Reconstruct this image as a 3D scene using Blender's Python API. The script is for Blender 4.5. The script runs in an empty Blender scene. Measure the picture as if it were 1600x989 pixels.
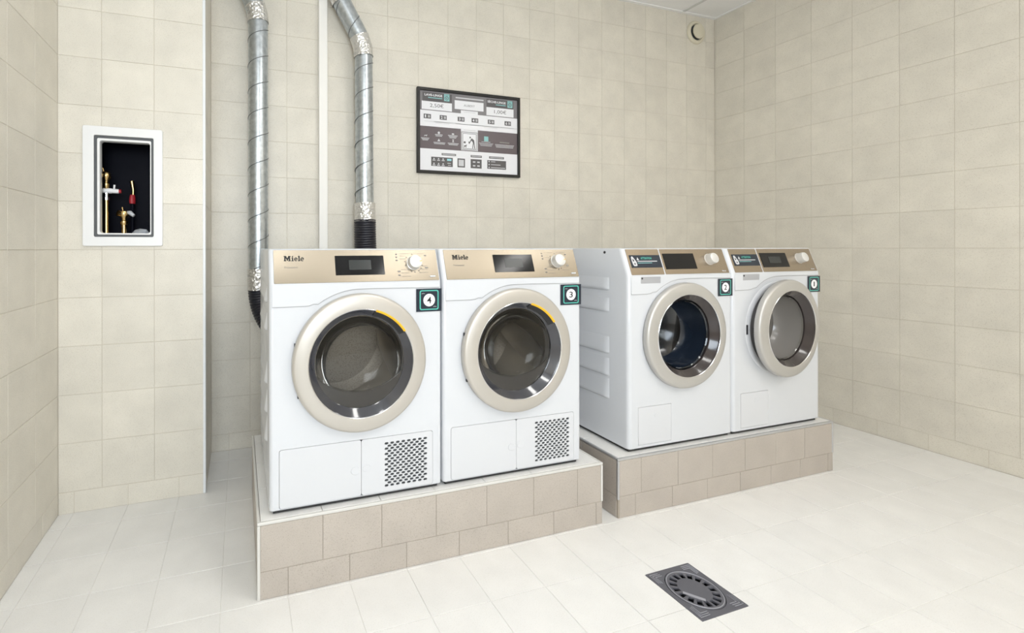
import bpy, bmesh, math, random
from mathutils import Matrix, Vector
random.seed(7)
C = bpy.context.scene.collection
PI = math.pi
R = math.radians

# ------------------------------------------------------------------ camera
HC = 1.094
YAW = 0.2965
cam_d = bpy.data.cameras.new('camera')
cam = bpy.data.objects.new('camera', cam_d)
C.objects.link(cam)
cam_d.sensor_width = 36.0
cam_d.lens = 690.23 / 1600 * 36
cam_d.shift_x = 0.1337
cam_d.shift_y = -0.0668
cam_d.clip_start = 0.02
cam.matrix_world = (Matrix.Translation((0, 0, HC)) @ Matrix.Rotation(-YAW, 4, 'Z')
                    @ Matrix.Rotation(PI / 2, 4, 'X') @ Matrix.Rotation(-0.0014, 4, 'Z'))
bpy.context.scene.camera = cam

# ------------------------------------------------------------------ world, exposure, daylight
vs = bpy.context.scene.view_settings
vs.view_transform = 'Standard'
vs.look = 'None'
vs.gamma = 1.0
vs.use_curve_mapping = False
vs.exposure = 0.13
world = bpy.data.worlds.new('sky')
bpy.context.scene.world = world
world.use_nodes = True
bg = world.node_tree.nodes['Background']
bg.inputs[0].default_value = (0.75, 0.87, 1.0, 1)
bg.inputs[1].default_value = 1.5
LAMP_STRENGTH = 12.5
DAY_POWER = 48.0
LAMP_SPOTS = [(1.7, -1.1), (1.45, 0.20), (3.2, -0.95), (0.0, -0.75)]
dl = bpy.data.lights.new('window_daylight', 'AREA')
dl.shape = 'RECTANGLE'
dl.size, dl.size_y = 1.3, 1.1
dl.color = (0.82, 0.91, 1.0)
dl.energy = DAY_POWER
dlo = bpy.data.objects.new('window_daylight', dl)
C.objects.link(dlo)
dlo.location = (-0.05, -1.84, 1.6)
dlo.rotation_euler = (PI / 2, 0, 0)
dlo.rotation_euler = (-PI / 2, 0, PI)      # looks along +Y into the room

# ------------------------------------------------------------------ room numbers
XL, XR = -0.7144, 3.5435
YB, YP, YF = 2.5227, 2.1114, -1.9
XP = -0.1486
ZC = 2.877
P = 0.2
Z0 = 0.0894
T = 0.0022

# ------------------------------------------------------------------ materials
M = {}
def newmat(name):
    m = bpy.data.materials.new(name)
    m.use_nodes = True
    nt = m.node_tree
    return m, nt, nt.nodes['Principled BSDF']

def mat(key, col, rough=0.5, metal=0.0, spec=0.5, coat=0.0, emis=0.0, aniso=0.0):
    m, nt, b = newmat(key)
    b.inputs['Base Color'].default_value = (*col, 1)
    b.inputs['Roughness'].default_value = rough
    b.inputs['Metallic'].default_value = metal
    b.inputs['Specular IOR Level'].default_value = spec
    b.inputs['Coat Weight'].default_value = coat
    if emis:
        b.inputs['Emission Color'].default_value = (*col, 1)
        b.inputs['Emission Strength'].default_value = emis
    if aniso:
        b.inputs['Anisotropic'].default_value = aniso
    M[key] = m
    return m

def s2l(r, g, b):
    f = lambda c: (c / 255 / 12.92) if c <= 10 else ((c / 255 + .055) / 1.055) ** 2.4
    return (f(r), f(g), f(b))

def tile_mat(key, col, vary, speck, rough, cloud=0.05):
    m, nt, b = newmat(key)
    N, L = nt.nodes, nt.links
    geo = N.new('ShaderNodeNewGeometry')
    oi = N.new('ShaderNodeObjectInfo')
    n1 = N.new('ShaderNodeTexNoise'); n1.inputs['Scale'].default_value = 330; n1.inputs['Detail'].default_value = 2
    n2 = N.new('ShaderNodeTexNoise'); n2.inputs['Scale'].default_value = 9; n2.inputs['Detail'].default_value = 4
    L.new(geo.outputs['Position'], n1.inputs['Vector'])
    L.new(geo.outputs['Position'], n2.inputs['Vector'])
    r1 = N.new('ShaderNodeValToRGB')
    e = r1.color_ramp.elements
    e[0].position = 0.30; e[0].color = (1 - speck, 1 - speck * 1.1, 1 - speck * 1.25, 1)
    e[1].position = 0.42; e[1].color = (1, 1, 1, 1)
    x = r1.color_ramp.elements.new(0.70); x.color = (1 + speck * .15, 1 + speck * .15, 1 + speck * .15, 1)
    L.new(n1.outputs['Fac'], r1.inputs['Fac'])
    mr = N.new('ShaderNodeMapRange')
    mr.inputs['From Min'].default_value = 0.3; mr.inputs['From Max'].default_value = 0.7
    mr.inputs['To Min'].default_value = 1 - cloud; mr.inputs['To Max'].default_value = 1 + cloud
    L.new(n2.outputs['Fac'], mr.inputs['Value'])
    mr2 = N.new('ShaderNodeMapRange')
    mr2.inputs['To Min'].default_value = 1 - vary; mr2.inputs['To Max'].default_value = 1 + vary
    L.new(oi.outputs['Random'], mr2.inputs['Value'])
    mu = N.new('ShaderNodeMath'); mu.operation = 'MULTIPLY'
    L.new(mr.outputs[0], mu.inputs[0]); L.new(mr2.outputs[0], mu.inputs[1])
    v1 = N.new('ShaderNodeVectorMath'); v1.operation = 'SCALE'
    v1.inputs[0].default_value = col
    L.new(mu.outputs[0], v1.inputs['Scale'])
    v2 = N.new('ShaderNodeVectorMath'); v2.operation = 'MULTIPLY'
    L.new(v1.outputs[0], v2.inputs[0]); L.new(r1.outputs[0], v2.inputs[1])
    L.new(v2.outputs[0], b.inputs['Base Color'])
    b.inputs['Roughness'].default_value = rough
    bp = N.new('ShaderNodeBump'); bp.inputs['Strength'].default_value = 0.06; bp.inputs['Distance'].default_value = 0.001
    L.new(n1.outputs['Fac'], bp.inputs['Height']); L.new(bp.outputs[0], b.inputs['Normal'])
    M[key] = m

tile_mat('wall_tile', (0.75, 0.708, 0.62), 0.03, 0.16, 0.42)
tile_mat('plinth_tile', (0.48, 0.43, 0.38), 0.03, 0.22, 0.42)
tile_mat('floor_tile', (0.835, 0.823, 0.80), 0.015, 0.08, 0.33, 0.03)
mat('grout', (0.68, 0.625, 0.53), 0.9)
mat('plinth_grout', (0.40, 0.35, 0.29), 0.9)
mat('floor_grout', (0.84, 0.82, 0.78), 0.9)
mat('plaster', (0.66, 0.61, 0.53), 0.8)
mat('ceiling_white', (0.92, 0.915, 0.91), 0.75)
mat('grid_white', (0.66, 0.66, 0.65), 0.5)
mat('trim_white', (0.80, 0.82, 0.84), 0.25, 0.0)
mat('trim_pale', (0.68, 0.665, 0.63), 0.35)
mat('trim_metal', (0.62, 0.63, 0.65), 0.35, 0.85)
mat('enamel', (0.665, 0.68, 0.71), 0.22, 0.0, 0.5, 0.2)
mat('plastic_white', (0.665, 0.675, 0.70), 0.35)
mat('feet_dark', (0.03, 0.03, 0.03), 0.6)
mat('ring_dryer', (0.575, 0.545, 0.50), 0.42, 0.55)
mat('ring_washer', (0.55, 0.535, 0.51), 0.42, 0.55)
mat('bezel', (0.035, 0.036, 0.045), 0.12, 0.0, 0.6, 0.6)
mat('bezel_warm', (0.04, 0.032, 0.032), 0.14, 0.0, 0.45, 0.25)
mat('sill_grey', (0.10, 0.095, 0.092), 0.3)
mat('black_gloss', (0.004, 0.004, 0.005), 0.10, 0.0, 0.3)
mat('black_matte', (0.012, 0.012, 0.014), 0.5)
mat('screen', (0.02, 0.024, 0.024), 0.2)
mat('yellow', (0.93, 0.52, 0.02), 0.4)
mat('knob_silver', (0.74, 0.73, 0.71), 0.32, 0.35)
mat('drum_steel', (0.42, 0.385, 0.33), 0.38, 0.7)
mat('seam_grey', (0.20, 0.21, 0.22), 0.45, 0.6)
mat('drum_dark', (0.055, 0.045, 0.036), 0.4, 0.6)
mat('rubber', (0.30, 0.30, 0.31), 0.6)
mat('latch', (0.02, 0.02, 0.025), 0.4)
mat('navy', (0.012, 0.02, 0.035), 0.35)
mat('teal', (0.10, 0.52, 0.43), 0.4)
mat('print_white', (0.88, 0.88, 0.9), 0.4)
mat('print_black', (0.008, 0.008, 0.008), 0.5)
mat('print_grey', (0.22, 0.21, 0.2), 0.5)
mat('print_light', (0.62, 0.62, 0.64), 0.5)
mat('poster_white', (0.84, 0.84, 0.87), 0.25)
mat('poster_grey', (0.21, 0.20, 0.21), 0.25)
mat('poster_dark', (0.105, 0.10, 0.105), 0.25)
mat('poster_mid', (0.15, 0.13, 0.14), 0.25)
mat('poster_band', (0.125, 0.10, 0.11), 0.25)
mat('poster_teal', (0.28, 0.56, 0.56), 0.25)
mat('poster_cyan', (0.35, 0.72, 0.78), 0.25)
mat('frame_black', (0.008, 0.008, 0.008), 0.35)
mat('cream', (0.72, 0.67, 0.53), 0.4)
mat('niche_navy', (0.0015, 0.002, 0.007), 0.6, 0.0, 0.15)
mat('gasket', (0.09, 0.095, 0.10), 0.5)
mat('hatch_white', (0.86, 0.86, 0.86), 0.3)
mat('brass', (0.60, 0.43, 0.20), 0.25, 1.0)
mat('chrome', (0.75, 0.75, 0.77), 0.18, 1.0)
mat('red_plastic', (0.42, 0.02, 0.03), 0.4)
mat('grey_valve', (0.55, 0.57, 0.60), 0.4)
mat('hose_black', (0.018, 0.018, 0.026), 0.38)
mat('iron', (0.135, 0.135, 0.155), 0.5, 0.3)
mat('iron_light', (0.38, 0.38, 0.42), 0.5, 0.3)
mat('pit', (0.008, 0.010, 0.016), 0.7)
mat('trunking', (0.93, 0.91, 0.865), 0.4)
mat('lamp_glow', (1.0, 0.985, 0.955), 0.5, emis=LAMP_STRENGTH)

def galvanised():
    m, nt, b = newmat('galvanised')
    N, L = nt.nodes, nt.links
    tc = N.new('ShaderNodeTexCoord')
    n = N.new('ShaderNodeTexNoise'); n.inputs['Scale'].default_value = 45; n.inputs['Detail'].default_value = 3
    L.new(tc.outputs['Object'], n.inputs['Vector'])
    r = N.new('ShaderNodeValToRGB')
    r.color_ramp.elements[0].color = (0.42, 0.46, 0.49, 1); r.color_ramp.elements[1].color = (0.60, 0.64, 0.67, 1)
    r.color_ramp.elements[0].position = .3; r.color_ramp.elements[1].position = .7
    L.new(n.outputs['Fac'], r.inputs['Fac']); L.new(r.outputs[0], b.inputs['Base Color'])
    b.inputs['Metallic'].default_value = 0.9
    b.inputs['Roughness'].default_value = 0.30
    M['galvanised'] = m
galvanised()

def foil():
    m, nt, b = newmat('foil')
    N, L = nt.nodes, nt.links
    tc = N.new('ShaderNodeTexCoord')
    n = N.new('ShaderNodeTexVoronoi'); n.inputs['Scale'].default_value = 70
    L.new(tc.outputs['Object'], n.inputs['Vector'])
    bp = N.new('ShaderNodeBump'); bp.inputs['Strength'].default_value = 0.8; bp.inputs['Distance'].default_value = 0.006
    L.new(n.outputs['Distance'], bp.inputs['Height']); L.new(bp.outputs[0], b.inputs['Normal'])
    b.inputs['Base Color'].default_value = (0.78, 0.77, 0.75, 1)
    b.inputs['Metallic'].default_value = 0.85
    b.inputs['Roughness'].default_value = 0.3
    M['foil'] = m
foil()

def brushed(key, col, metal=0.85, rough=0.36):
    m, nt, b = newmat(key)
    N, L = nt.nodes, nt.links
    tc = N.new('ShaderNodeTexCoord')
    mp = N.new('ShaderNodeMapping'); mp.inputs['Scale'].default_value = (4, 60, 900)
    n = N.new('ShaderNodeTexNoise'); n.inputs['Scale'].default_value = 1; n.inputs['Detail'].default_value = 3
    L.new(tc.outputs['Object'], mp.inputs['Vector']); L.new(mp.outputs[0], n.inputs['Vector'])
    mr = N.new('ShaderNodeMapRange'); mr.inputs['To Min'].default_value = 0.93; mr.inputs['To Max'].default_value = 1.07
    L.new(n.outputs['Fac'], mr.inputs['Value'])
    v = N.new('ShaderNodeVectorMath'); v.operation = 'SCALE'; v.inputs[0].default_value = col
    L.new(mr.outputs[0], v.inputs['Scale']); L.new(v.outputs[0], b.inputs['Base Color'])
    b.inputs['Metallic'].default_value = metal
    b.inputs['Roughness'].default_value = rough
    b.inputs['Anisotropic'].default_value = 0.75
    M[key] = m
brushed('panel_dryer', (0.33, 0.288, 0.228), 0.9, 0.25)
brushed('panel_washer', (0.38, 0.315, 0.24), 0.9, 0.25)

def drum_back():
    m, nt, b = newmat('drum_back')
    N, L = nt.nodes, nt.links
    tc = N.new('ShaderNodeTexCoord')
    v = N.new('ShaderNodeTexVoronoi'); v.inputs['Scale'].default_value = 190
    L.new(tc.outputs['Object'], v.inputs['Vector'])
    r = N.new('ShaderNodeValToRGB')
    r.color_ramp.elements[0].position = .22; r.color_ramp.elements[0].color = (0.36, .33, .29, 1)
    r.color_ramp.elements[1].position = .34; r.color_ramp.elements[1].color = (0.72, 0.66, 0.58, 1)
    L.new(v.outputs['Distance'], r.inputs['Fac']); L.new(r.outputs[0], b.inputs['Base Color'])
    b.inputs['Metallic'].default_value = 0.4; b.inputs['Roughness'].default_value = 0.45
    M['drum_back'] = m
drum_back()

def glass(key, tint, refl=1.0, rough=0.02):
    m = bpy.data.materials.new(key); m.use_nodes = True
    nt = m.node_tree; N, L = nt.nodes, nt.links
    N.clear()
    out = N.new('ShaderNodeOutputMaterial')
    tr = N.new('ShaderNodeBsdfTransparent'); tr.inputs[0].default_value = (*tint, 1)
    gl = N.new('ShaderNodeBsdfGlossy'); gl.inputs['Roughness'].default_value = rough
    gl.inputs[0].default_value = (refl, refl, refl, 1)
    fr = N.new('ShaderNodeFresnel'); fr.inputs[0].default_value = 1.5
    mx = N.new('ShaderNodeMixShader')
    L.new(fr.outputs[0], mx.inputs[0]); L.new(tr.outputs[0], mx.inputs[1]); L.new(gl.outputs[0], mx.inputs[2])
    L.new(mx.outputs[0], out.inputs[0])
    M[key] = m
glass('glass_smoke', (0.74, 0.72, 0.69))
glass('glass_bowl', (0.88, 0.88, 0.87), 0.55)
glass('glass_blue', (0.42, 0.50, 0.62))
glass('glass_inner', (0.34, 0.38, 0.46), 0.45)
mat('recess_grey', (0.40, 0.40, 0.415), 0.4)
mat('bowl_blue_reflect', (0.009, 0.015, 0.027), 0.16, 0.0, 0.6)  # bluish reflections and dark depth of the glass, put into an opaque colour
mat('bowl_grey_reflect', (0.24, 0.225, 0.21), 0.2, 0.0, 0.6)  # pale reflections of the glass, put into an opaque grey
mat('seam_shade_grey', (0.36, 0.36, 0.37), 0.6)  # grey for the shade painted along the fascia seams
glass('glass_clear', (0.88, 0.88, 0.86))
glass('pane_clear', (0.97, 0.98, 1.0))

# ------------------------------------------------------------------ object helpers
def link(name, me, m=None, parent=None, loc=None, mw=None, label=None, smooth=None):
    o = bpy.data.objects.new(name, me)
    C.objects.link(o)
    if m is not None and me is not None and not me.materials:
        for k in ([m] if isinstance(m, str) else m):
            me.materials.append(M[k])
    if parent is not None:
        o.parent = parent
    if mw is not None:
        o.matrix_local = mw
    elif loc is not None:
        o.location = loc
    if label:
        o['label'] = label
    if smooth is not None and me is not None:
        me.polygons.foreach_set('use_smooth', [True] * len(me.polygons))
        me.set_sharp_from_angle(angle=R(smooth))
    return o

def thing(name, label, cat, loc=(0, 0, 0), group=None, rot=None):
    o = bpy.data.objects.new(name, None)
    C.objects.link(o)
    o.empty_display_size = 0.05
    o.location = loc
    if rot:
        o.rotation_euler = rot
    o['label'] = label
    o['category'] = cat
    if group:
        o['group'] = group
    return o

def struct(name, me, m):
    o = link(name, me, m)
    o['kind'] = 'structure'
    return o

def mesh(verts, faces, name='mesh'):
    me = bpy.data.meshes.new(name)
    me.from_pydata([tuple(v) for v in verts], [], faces)
    me.update()
    return me

def from_bm(bm, name='mesh'):
    me = bpy.data.meshes.new(name)
    bmesh.ops.recalc_face_normals(bm, faces=bm.faces[:])
    bm.to_mesh(me)
    bm.free()
    return me

def box(x0, x1, y0, y1, z0, z1, bev=0.0, seg=2):
    bm = bmesh.new()
    bmesh.ops.create_cube(bm, size=1)
    bmesh.ops.scale(bm, vec=(x1 - x0, y1 - y0, z1 - z0), verts=bm.verts)
    bmesh.ops.translate(bm, vec=((x0 + x1) / 2, (y0 + y1) / 2, (z0 + z1) / 2), verts=bm.verts)
    if bev:
        bmesh.ops.bevel(bm, geom=bm.edges[:], offset=bev, segments=seg, profile=0.5, affect='EDGES')
    return from_bm(bm)

def lathe(prof, seg=64, a0=0.0, a1=2 * PI, closed=False, cx=0.0, cz=0.0):
    """Turn (radius, y) pairs about the Y axis."""
    full = abs(a1 - a0) > 6.28
    n = seg if full else seg + 1
    V, F = [], []
    for i in range(n):
        a = a0 + (a1 - a0) * i / seg
        for r, y in prof:
            V.append((cx + r * math.cos(a), y, cz + r * math.sin(a)))
    k = len(prof)
    for i in range(seg):
        j = (i + 1) % n
        for q in range(k if closed else k - 1):
            q2 = (q + 1) % k
            F.append((i * k + q, i * k + q2, j * k + q2, j * k + q))
    if closed and not full:
        F.append(tuple(range(k))); F.append(tuple((n - 1) * k + q for q in range(k)))
    bm = bmesh.new()
    me = mesh(V, F)
    bm.from_mesh(me)
    bmesh.ops.remove_doubles(bm, verts=bm.verts[:], dist=1e-6)
    bpy.data.meshes.remove(me)
    return from_bm(bm)

def sweep(path, rad, seg=16, cap=True, jitter=0.0):
    """Tube along a list of points; rad is a number or a list."""
    path = [Vector(p) for p in path]
    n = len(path)
    rr = rad if isinstance(rad, (list, tuple)) else [rad] * n
    t = (path[1] - path[0]).normalized()
    up = Vector((0, 1, 0)) if abs(t.y) < 0.9 else Vector((1, 0, 0))
    a = t.cross(up).normalized()
    V, F = [], []
    for i in range(n):
        if i == 0: tt = (path[1] - path[0])
        elif i == n - 1: tt = path[-1] - path[-2]
        else: tt = path[i + 1] - path[i - 1]
        tt.normalize()
        a = (a - tt * a.dot(tt)).normalized()
        b = tt.cross(a)
        for k in range(seg):
            an = 2 * PI * k / seg
            r = rr[i] * (1 + random.uniform(-jitter, jitter))
            V.append(path[i] + (a * math.cos(an) + b * math.sin(an)) * r)
    for i in range(n - 1):
        for k in range(seg):
            k2 = (k + 1) % seg
            F.append((i * seg + k, i * seg + k2, (i + 1) * seg + k2, (i + 1) * seg + k))
    if cap:
        F.append(tuple(range(seg))[::-1]); F.append(tuple((n - 1) * seg + k for k in range(seg)))
    return mesh(V, F)

def bezier(p0, p1, p2, p3, n):
    p0, p1, p2, p3 = map(Vector, (p0, p1, p2, p3))
    out = []
    for i in range(n + 1):
        t = i / n
        out.append(p0 * (1 - t) ** 3 + p1 * 3 * t * (1 - t) ** 2 + p2 * 3 * t * t * (1 - t) + p3 * t ** 3)
    return out

def circle(cx, cz, r, n=48, rz=None):
    rz = rz or r
    return [(cx + r * math.cos(2 * PI * i / n), cz + rz * math.sin(2 * PI * i / n)) for i in range(n)]

def rrect(x0, x1, z0, z1, r, n=5):
    pts = []
    for cx, cz, a in ((x1 - r, z1 - r, 0), (x0 + r, z1 - r, 90), (x0 + r, z0 + r, 180), (x1 - r, z0 + r, 270)):
        for i in range(n + 1):
            t = R(a + 90 * i / n)
            pts.append((cx + r * math.cos(t), cz + r * math.sin(t)))
    return pts

def curve_mesh(cu):
    ob = bpy.data.objects.new('tmp', cu)
    me = bpy.data.meshes.new_from_object(ob)
    bpy.data.objects.remove(ob)
    bpy.data.curves.remove(cu)
    return me

def flip_up(me):
    for v in me.vertices:
        x, y, z = v.co
        v.co = (x, -z, y)
    return me

def plate(outs, y0, y1, bev=0.0):
    """Flat plate in the XZ plane from y0 (front) to y1 (back); inner outlines are holes."""
    cu = bpy.data.curves.new('tmp', 'CURVE')
    cu.dimensions = '2D'
    cu.fill_mode = 'BOTH'
    cu.extrude = (y1 - y0) / 2 - bev
    if bev:
        cu.bevel_depth = bev
        cu.bevel_resolution = 1
        cu.offset = -bev
    for o in outs:
        sp = cu.splines.new('POLY')
        sp.points.add(len(o) - 1)
        for p, q in zip(sp.points, o):
            p.co = (q[0], q[1], 0, 1)
        sp.use_cyclic_u = True
    me = flip_up(curve_mesh(cu))
    yc = (y0 + y1) / 2
    for v in me.vertices:
        v.co.y += yc
    return me

class Print:
    """Flat print: thin layers of colour and lettering joined in one part."""
    def __init__(self, y):
        self.V, self.F, self.I, self.mats, self.y = [], [], [], [], y
        self.k = 0
    def _mi(self, c):
        if c not in self.mats:
            self.mats.append(c)
        return self.mats.index(c)
    def poly(self, pts, col, lift=None):
        b = len(self.V)
        y = self.y - (self.k if lift is None else lift) * 0.00006
        self.V += [(x, y, z) for x, z in pts]
        area = sum(pts[i][0] * pts[(i + 1) % len(pts)][1] - pts[(i + 1) % len(pts)][0] * pts[i][1] for i in range(len(pts)))
        idx = list(range(b, b + len(pts)))
        self.F.append(tuple(idx if area > 0 else idx[::-1]))
        self.I.append(self._mi(col))
    def up(self, n=1):
        self.k += n
    def rect(self, x0, x1, z0, z1, col):
        self.poly([(x0, z0), (x1, z0), (x1, z1), (x0, z1)], col)
    def disc(self, x, z, r, col, rz=None, n=28):
        self.poly(circle(x, z, r, n, rz), col)
    def band(self, outer, inner, col):
        n = len(outer)
        for i in range(n):
            j = (i + 1) % n
            self.poly([outer[i], outer[j], inner[j], inner[i]], col)
    def arc(self, x, z, ro, ri, a0, a1, col, rzo=None, rzi=None, n=20):
        rzo = rzo or ro; rzi = rzi or ri
        f = lambda a, r, rz: (x + r * math.cos(R(a)), z + rz * math.sin(R(a)))
        for i in range(n):
            a, b = a0 + (a1 - a0) * i / n, a0 + (a1 - a0) * (i + 1) / n
            self.poly([f(a, ro, rzo), f(b, ro, rzo), f(b, ri, rzi), f(a, ri, rzi)], col)
    def text(self, s, x0, x1, z0, z1, col, bold=0.0):
        cu = bpy.data.curves.new('tmp', 'FONT')
        cu.body = s
        cu.size = 1.0
        cu.offset = bold
        cu.resolution_u = 3
        me = curve_mesh(cu)
        if not me.vertices:
            return
        xs = [v.co.x for v in me.vertices]; ys = [v.co.y for v in me.vertices]
        ax, bx, ay, by = min(xs), max(xs), min(ys), max(ys)
        b = len(self.V)
        y = self.y - self.k * 0.00006
        for v in me.vertices:
            self.V.append((x0 + (v.co.x - ax) / (bx - ax) * (x1 - x0), y, z0 + (v.co.y - ay) / max(1e-6, by - ay) * (z1 - z0)))
        mi = self._mi(col)
        for p in me.polygons:
            self.F.append(tuple(b + i for i in p.vertices)); self.I.append(mi)
        bpy.data.meshes.remove(me)
    def lines(self, x0, x1, z0, z1, n, col, h=0.45, shrink=0.0):
        p = (z1 - z0) / n
        for i in range(n):
            zc = z1 - p * (i + .5)
            d = shrink * (x1 - x0) * i / max(1, n) / 2
            self.rect(x0 + d, x1 - d, zc - p * h / 2, zc + p * h / 2, col)
    def build(self, name, parent=None, mw=None, **kw):
        me = mesh(self.V, self.F)
        for c in self.mats:
            me.materials.append(M[c])
        me.polygons.foreach_set('material_index', self.I)
        return link(name, me, None, parent, mw=mw, **kw)

# ------------------------------------------------------------------ tiles
TILE_CACHE = {}
def tile_mesh(w, h, m, th=0.008, ch=0.0007):
    key = (round(w, 4), round(h, 4), m)
    if key in TILE_CACHE:
        return TILE_CACHE[key]
    a, b = w / 2, h / 2
    V = [(-a, -b, -th), (a, -b, -th), (a, b, -th), (-a, b, -th),
         (-a, -b, -ch), (a, -b, -ch), (a, b, -ch), (-a, b, -ch),
         (-a + ch, -b + ch, 0), (a - ch, -b + ch, 0), (a - ch, b - ch, 0), (-a + ch, b - ch, 0)]
    F = [(8, 9, 10, 11)]
    for i in range(4):
        j = (i + 1) % 4
        F += [(i, j, 4 + j, 4 + i), (4 + i, 4 + j, 8 + j, 8 + i)]
    me = mesh(V, F, 'tile')
    me.materials.append(M[m])
    TILE_CACHE[key] = me
    return me

def holed_mesh(u0, u1, v0, v1, holes, th, m=None):
    """Slab with its face at z = 0 and rectangular holes cut out, in (u, v) coordinates."""
    us = sorted({u0, u1, *[min(max(x, u0), u1) for h in holes for x in (h[0], h[1])]})
    vv = sorted({v0, v1, *[min(max(x, v0), v1) for h in holes for x in (h[2], h[3])]})
    bm = bmesh.new()
    vt = {}
    g = lambda a, b: vt.setdefault((a, b), None) or vt.__setitem__((a, b), bm.verts.new((a, b, 0))) or vt[(a, b)]
    for i in range(len(us) - 1):
        for j in range(len(vv) - 1):
            cu, cv = (us[i] + us[i + 1]) / 2, (vv[j] + vv[j + 1]) / 2
            if any(h[0] < cu < h[1] and h[2] < cv < h[3] for h in holes):
                continue
            bm.faces.new((g(us[i], vv[j]), g(us[i + 1], vv[j]), g(us[i + 1], vv[j + 1]), g(us[i], vv[j + 1])))
    if not bm.faces:
        bm.free()
        return None
    ext = bmesh.ops.extrude_face_region(bm, geom=bm.faces[:])
    bmesh.ops.translate(bm, vec=(0, 0, -th), verts=[e for e in ext['geom'] if isinstance(e, bmesh.types.BMVert)])
    me = from_bm(bm, 'slab')
    if m:
        me.materials.append(M[m])
    return me

def breaks(a, b, phase, pitch=P):
    out = [a]
    k = math.ceil((a - phase) / pitch - 1e-6)
    while phase + k * pitch < b - 1e-6:
        x = phase + k * pitch
        if x > a + 0.004:
            out.append(x)
        k += 1
    if b - out[-1] < 0.004:
        out.pop()
    return out + [b]

def frame_matrix(o, u, v, n):
    o, u, v, n = map(Vector, (o, u, v, n))
    m = Matrix((u, v, n)).transposed().to_4x4()
    m.translation = o
    return m

def tiles(parent, fm, ub, vb, m, gap=0.0017, holes=(), single=lambda u, v: True, name='tile'):
    """Lay tiles between the breaks; those that single() refuses are joined as one stuff part."""
    V, F = [], []
    for i in range(len(ub) - 1):
        for j in range(len(vb) - 1):
            u0, u1, v0, v1 = ub[i] + gap / 2, ub[i + 1] - gap / 2, vb[j] + gap / 2, vb[j + 1] - gap / 2
            if u1 - u0 < 0.004 or v1 - v0 < 0.004:
                continue
            cu, cv = (u0 + u1) / 2, (v0 + v1) / 2
            hs = [h for h in holes if h[0] < u1 and h[1] > u0 and h[2] < v1 and h[3] > v0]
            off = Matrix.Translation((cu, cv, random.uniform(-0.0006, 0.0)))
            if hs:
                me = holed_mesh(u0, u1, v0, v1, hs, 0.008, m)
                if me:
                    link(name, me, None, parent, mw=fm)
            elif single(cu, cv):
                link(name, tile_mesh(u1 - u0, v1 - v0, m), None, parent, mw=fm @ off)
            else:
                t = tile_mesh(u1 - u0, v1 - v0, m)
                b = len(V)
                V += [fm @ off @ v.co for v in t.vertices]
                F += [tuple(b + q for q in p.vertices) for p in t.polygons]
    if V:
        o = link(name + '_field', mesh(V, F), m, parent)
        o['kind'] = 'stuff'

# ------------------------------------------------------------------ structure
DR = (1.2915, 1.4845, 0.956, 1.150)       # floor drain opening
fl_me = holed_mesh(XL - .1, XR + .1, YF - .1, YB + .1, [DR], 0.05)
for v in fl_me.vertices:
    v.co.z -= T
floor = struct('floor', fl_me, 'floor_grout')
ID = Matrix.Identity(4)
tiles(floor, ID, breaks(XL, XR, 0.142), breaks(YF, YB, 0.005), 'floor_tile', 0.0016, [DR],
      lambda u, v: v > 0.4)

NB = (-0.600, -0.341, 1.127, 1.582)       # niche box opening in the pillar
zr = [Z0] + [Z0 + P * k for k in range(1, 14)] + [ZC]

# back wall
wall_back = struct('wall_back', box(XP - .05, XR + .12, YB + T, YB + .12, -.05, ZC + .1), 'grout')
fb = frame_matrix((0, YB, 0), (1, 0, 0), (0, 0, 1), (0, -1, 0))
tiles(wall_back, fb, breaks(XP, XR, 0.252), zr, 'wall_tile')
base_back = struct('baseboard_back', box(XP, XR, YB + T - .001, YB + T + .001, 0, Z0), 'grout')
tiles(base_back, fb, breaks(XP, XR, 0.142), [0, Z0], 'wall_tile')
# right wall
wall_right = struct('wall_right', box(XR + T, XR + .12, YF - .1, YB + .12, -.05, ZC + .1), 'grout')
fr_ = frame_matrix((XR, 0, 0), (0, -1, 0), (0, 0, 1), (-1, 0, 0))
tiles(wall_right, fr_, breaks(-YB, -YF, -1.113), zr, 'wall_tile', single=lambda u, v: u < -0.5)
base_right = struct('baseboard_right', box(XR + T - .001, XR + T + .001, YF, YB, 0, Z0), 'grout')
tiles(base_right, fr_, breaks(-YB, -YF, -1.205), [0, Z0], 'wall_tile', single=lambda u, v: u < -0.5)
# left wall
wall_left = struct('wall_left', box(XL - .12, XL - T, YF - .1, YP + .2, -.05, ZC + .1), 'grout')
fl_ = frame_matrix((XL, 0, 0), (0, 1, 0), (0, 0, 1), (1, 0, 0))
tiles(wall_left, fl_, breaks(YF, YP, 1.902), zr, 'wall_tile', single=lambda u, v: u > 0.8)
base_left = struct('baseboard_left', box(XL - T - .001, XL - T + .001, YF, YP, 0, Z0), 'grout')
tiles(base_left, fl_, breaks(YF, YP, 1.762), [0, Z0], 'wall_tile', single=lambda u, v: u > 0.8)
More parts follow.
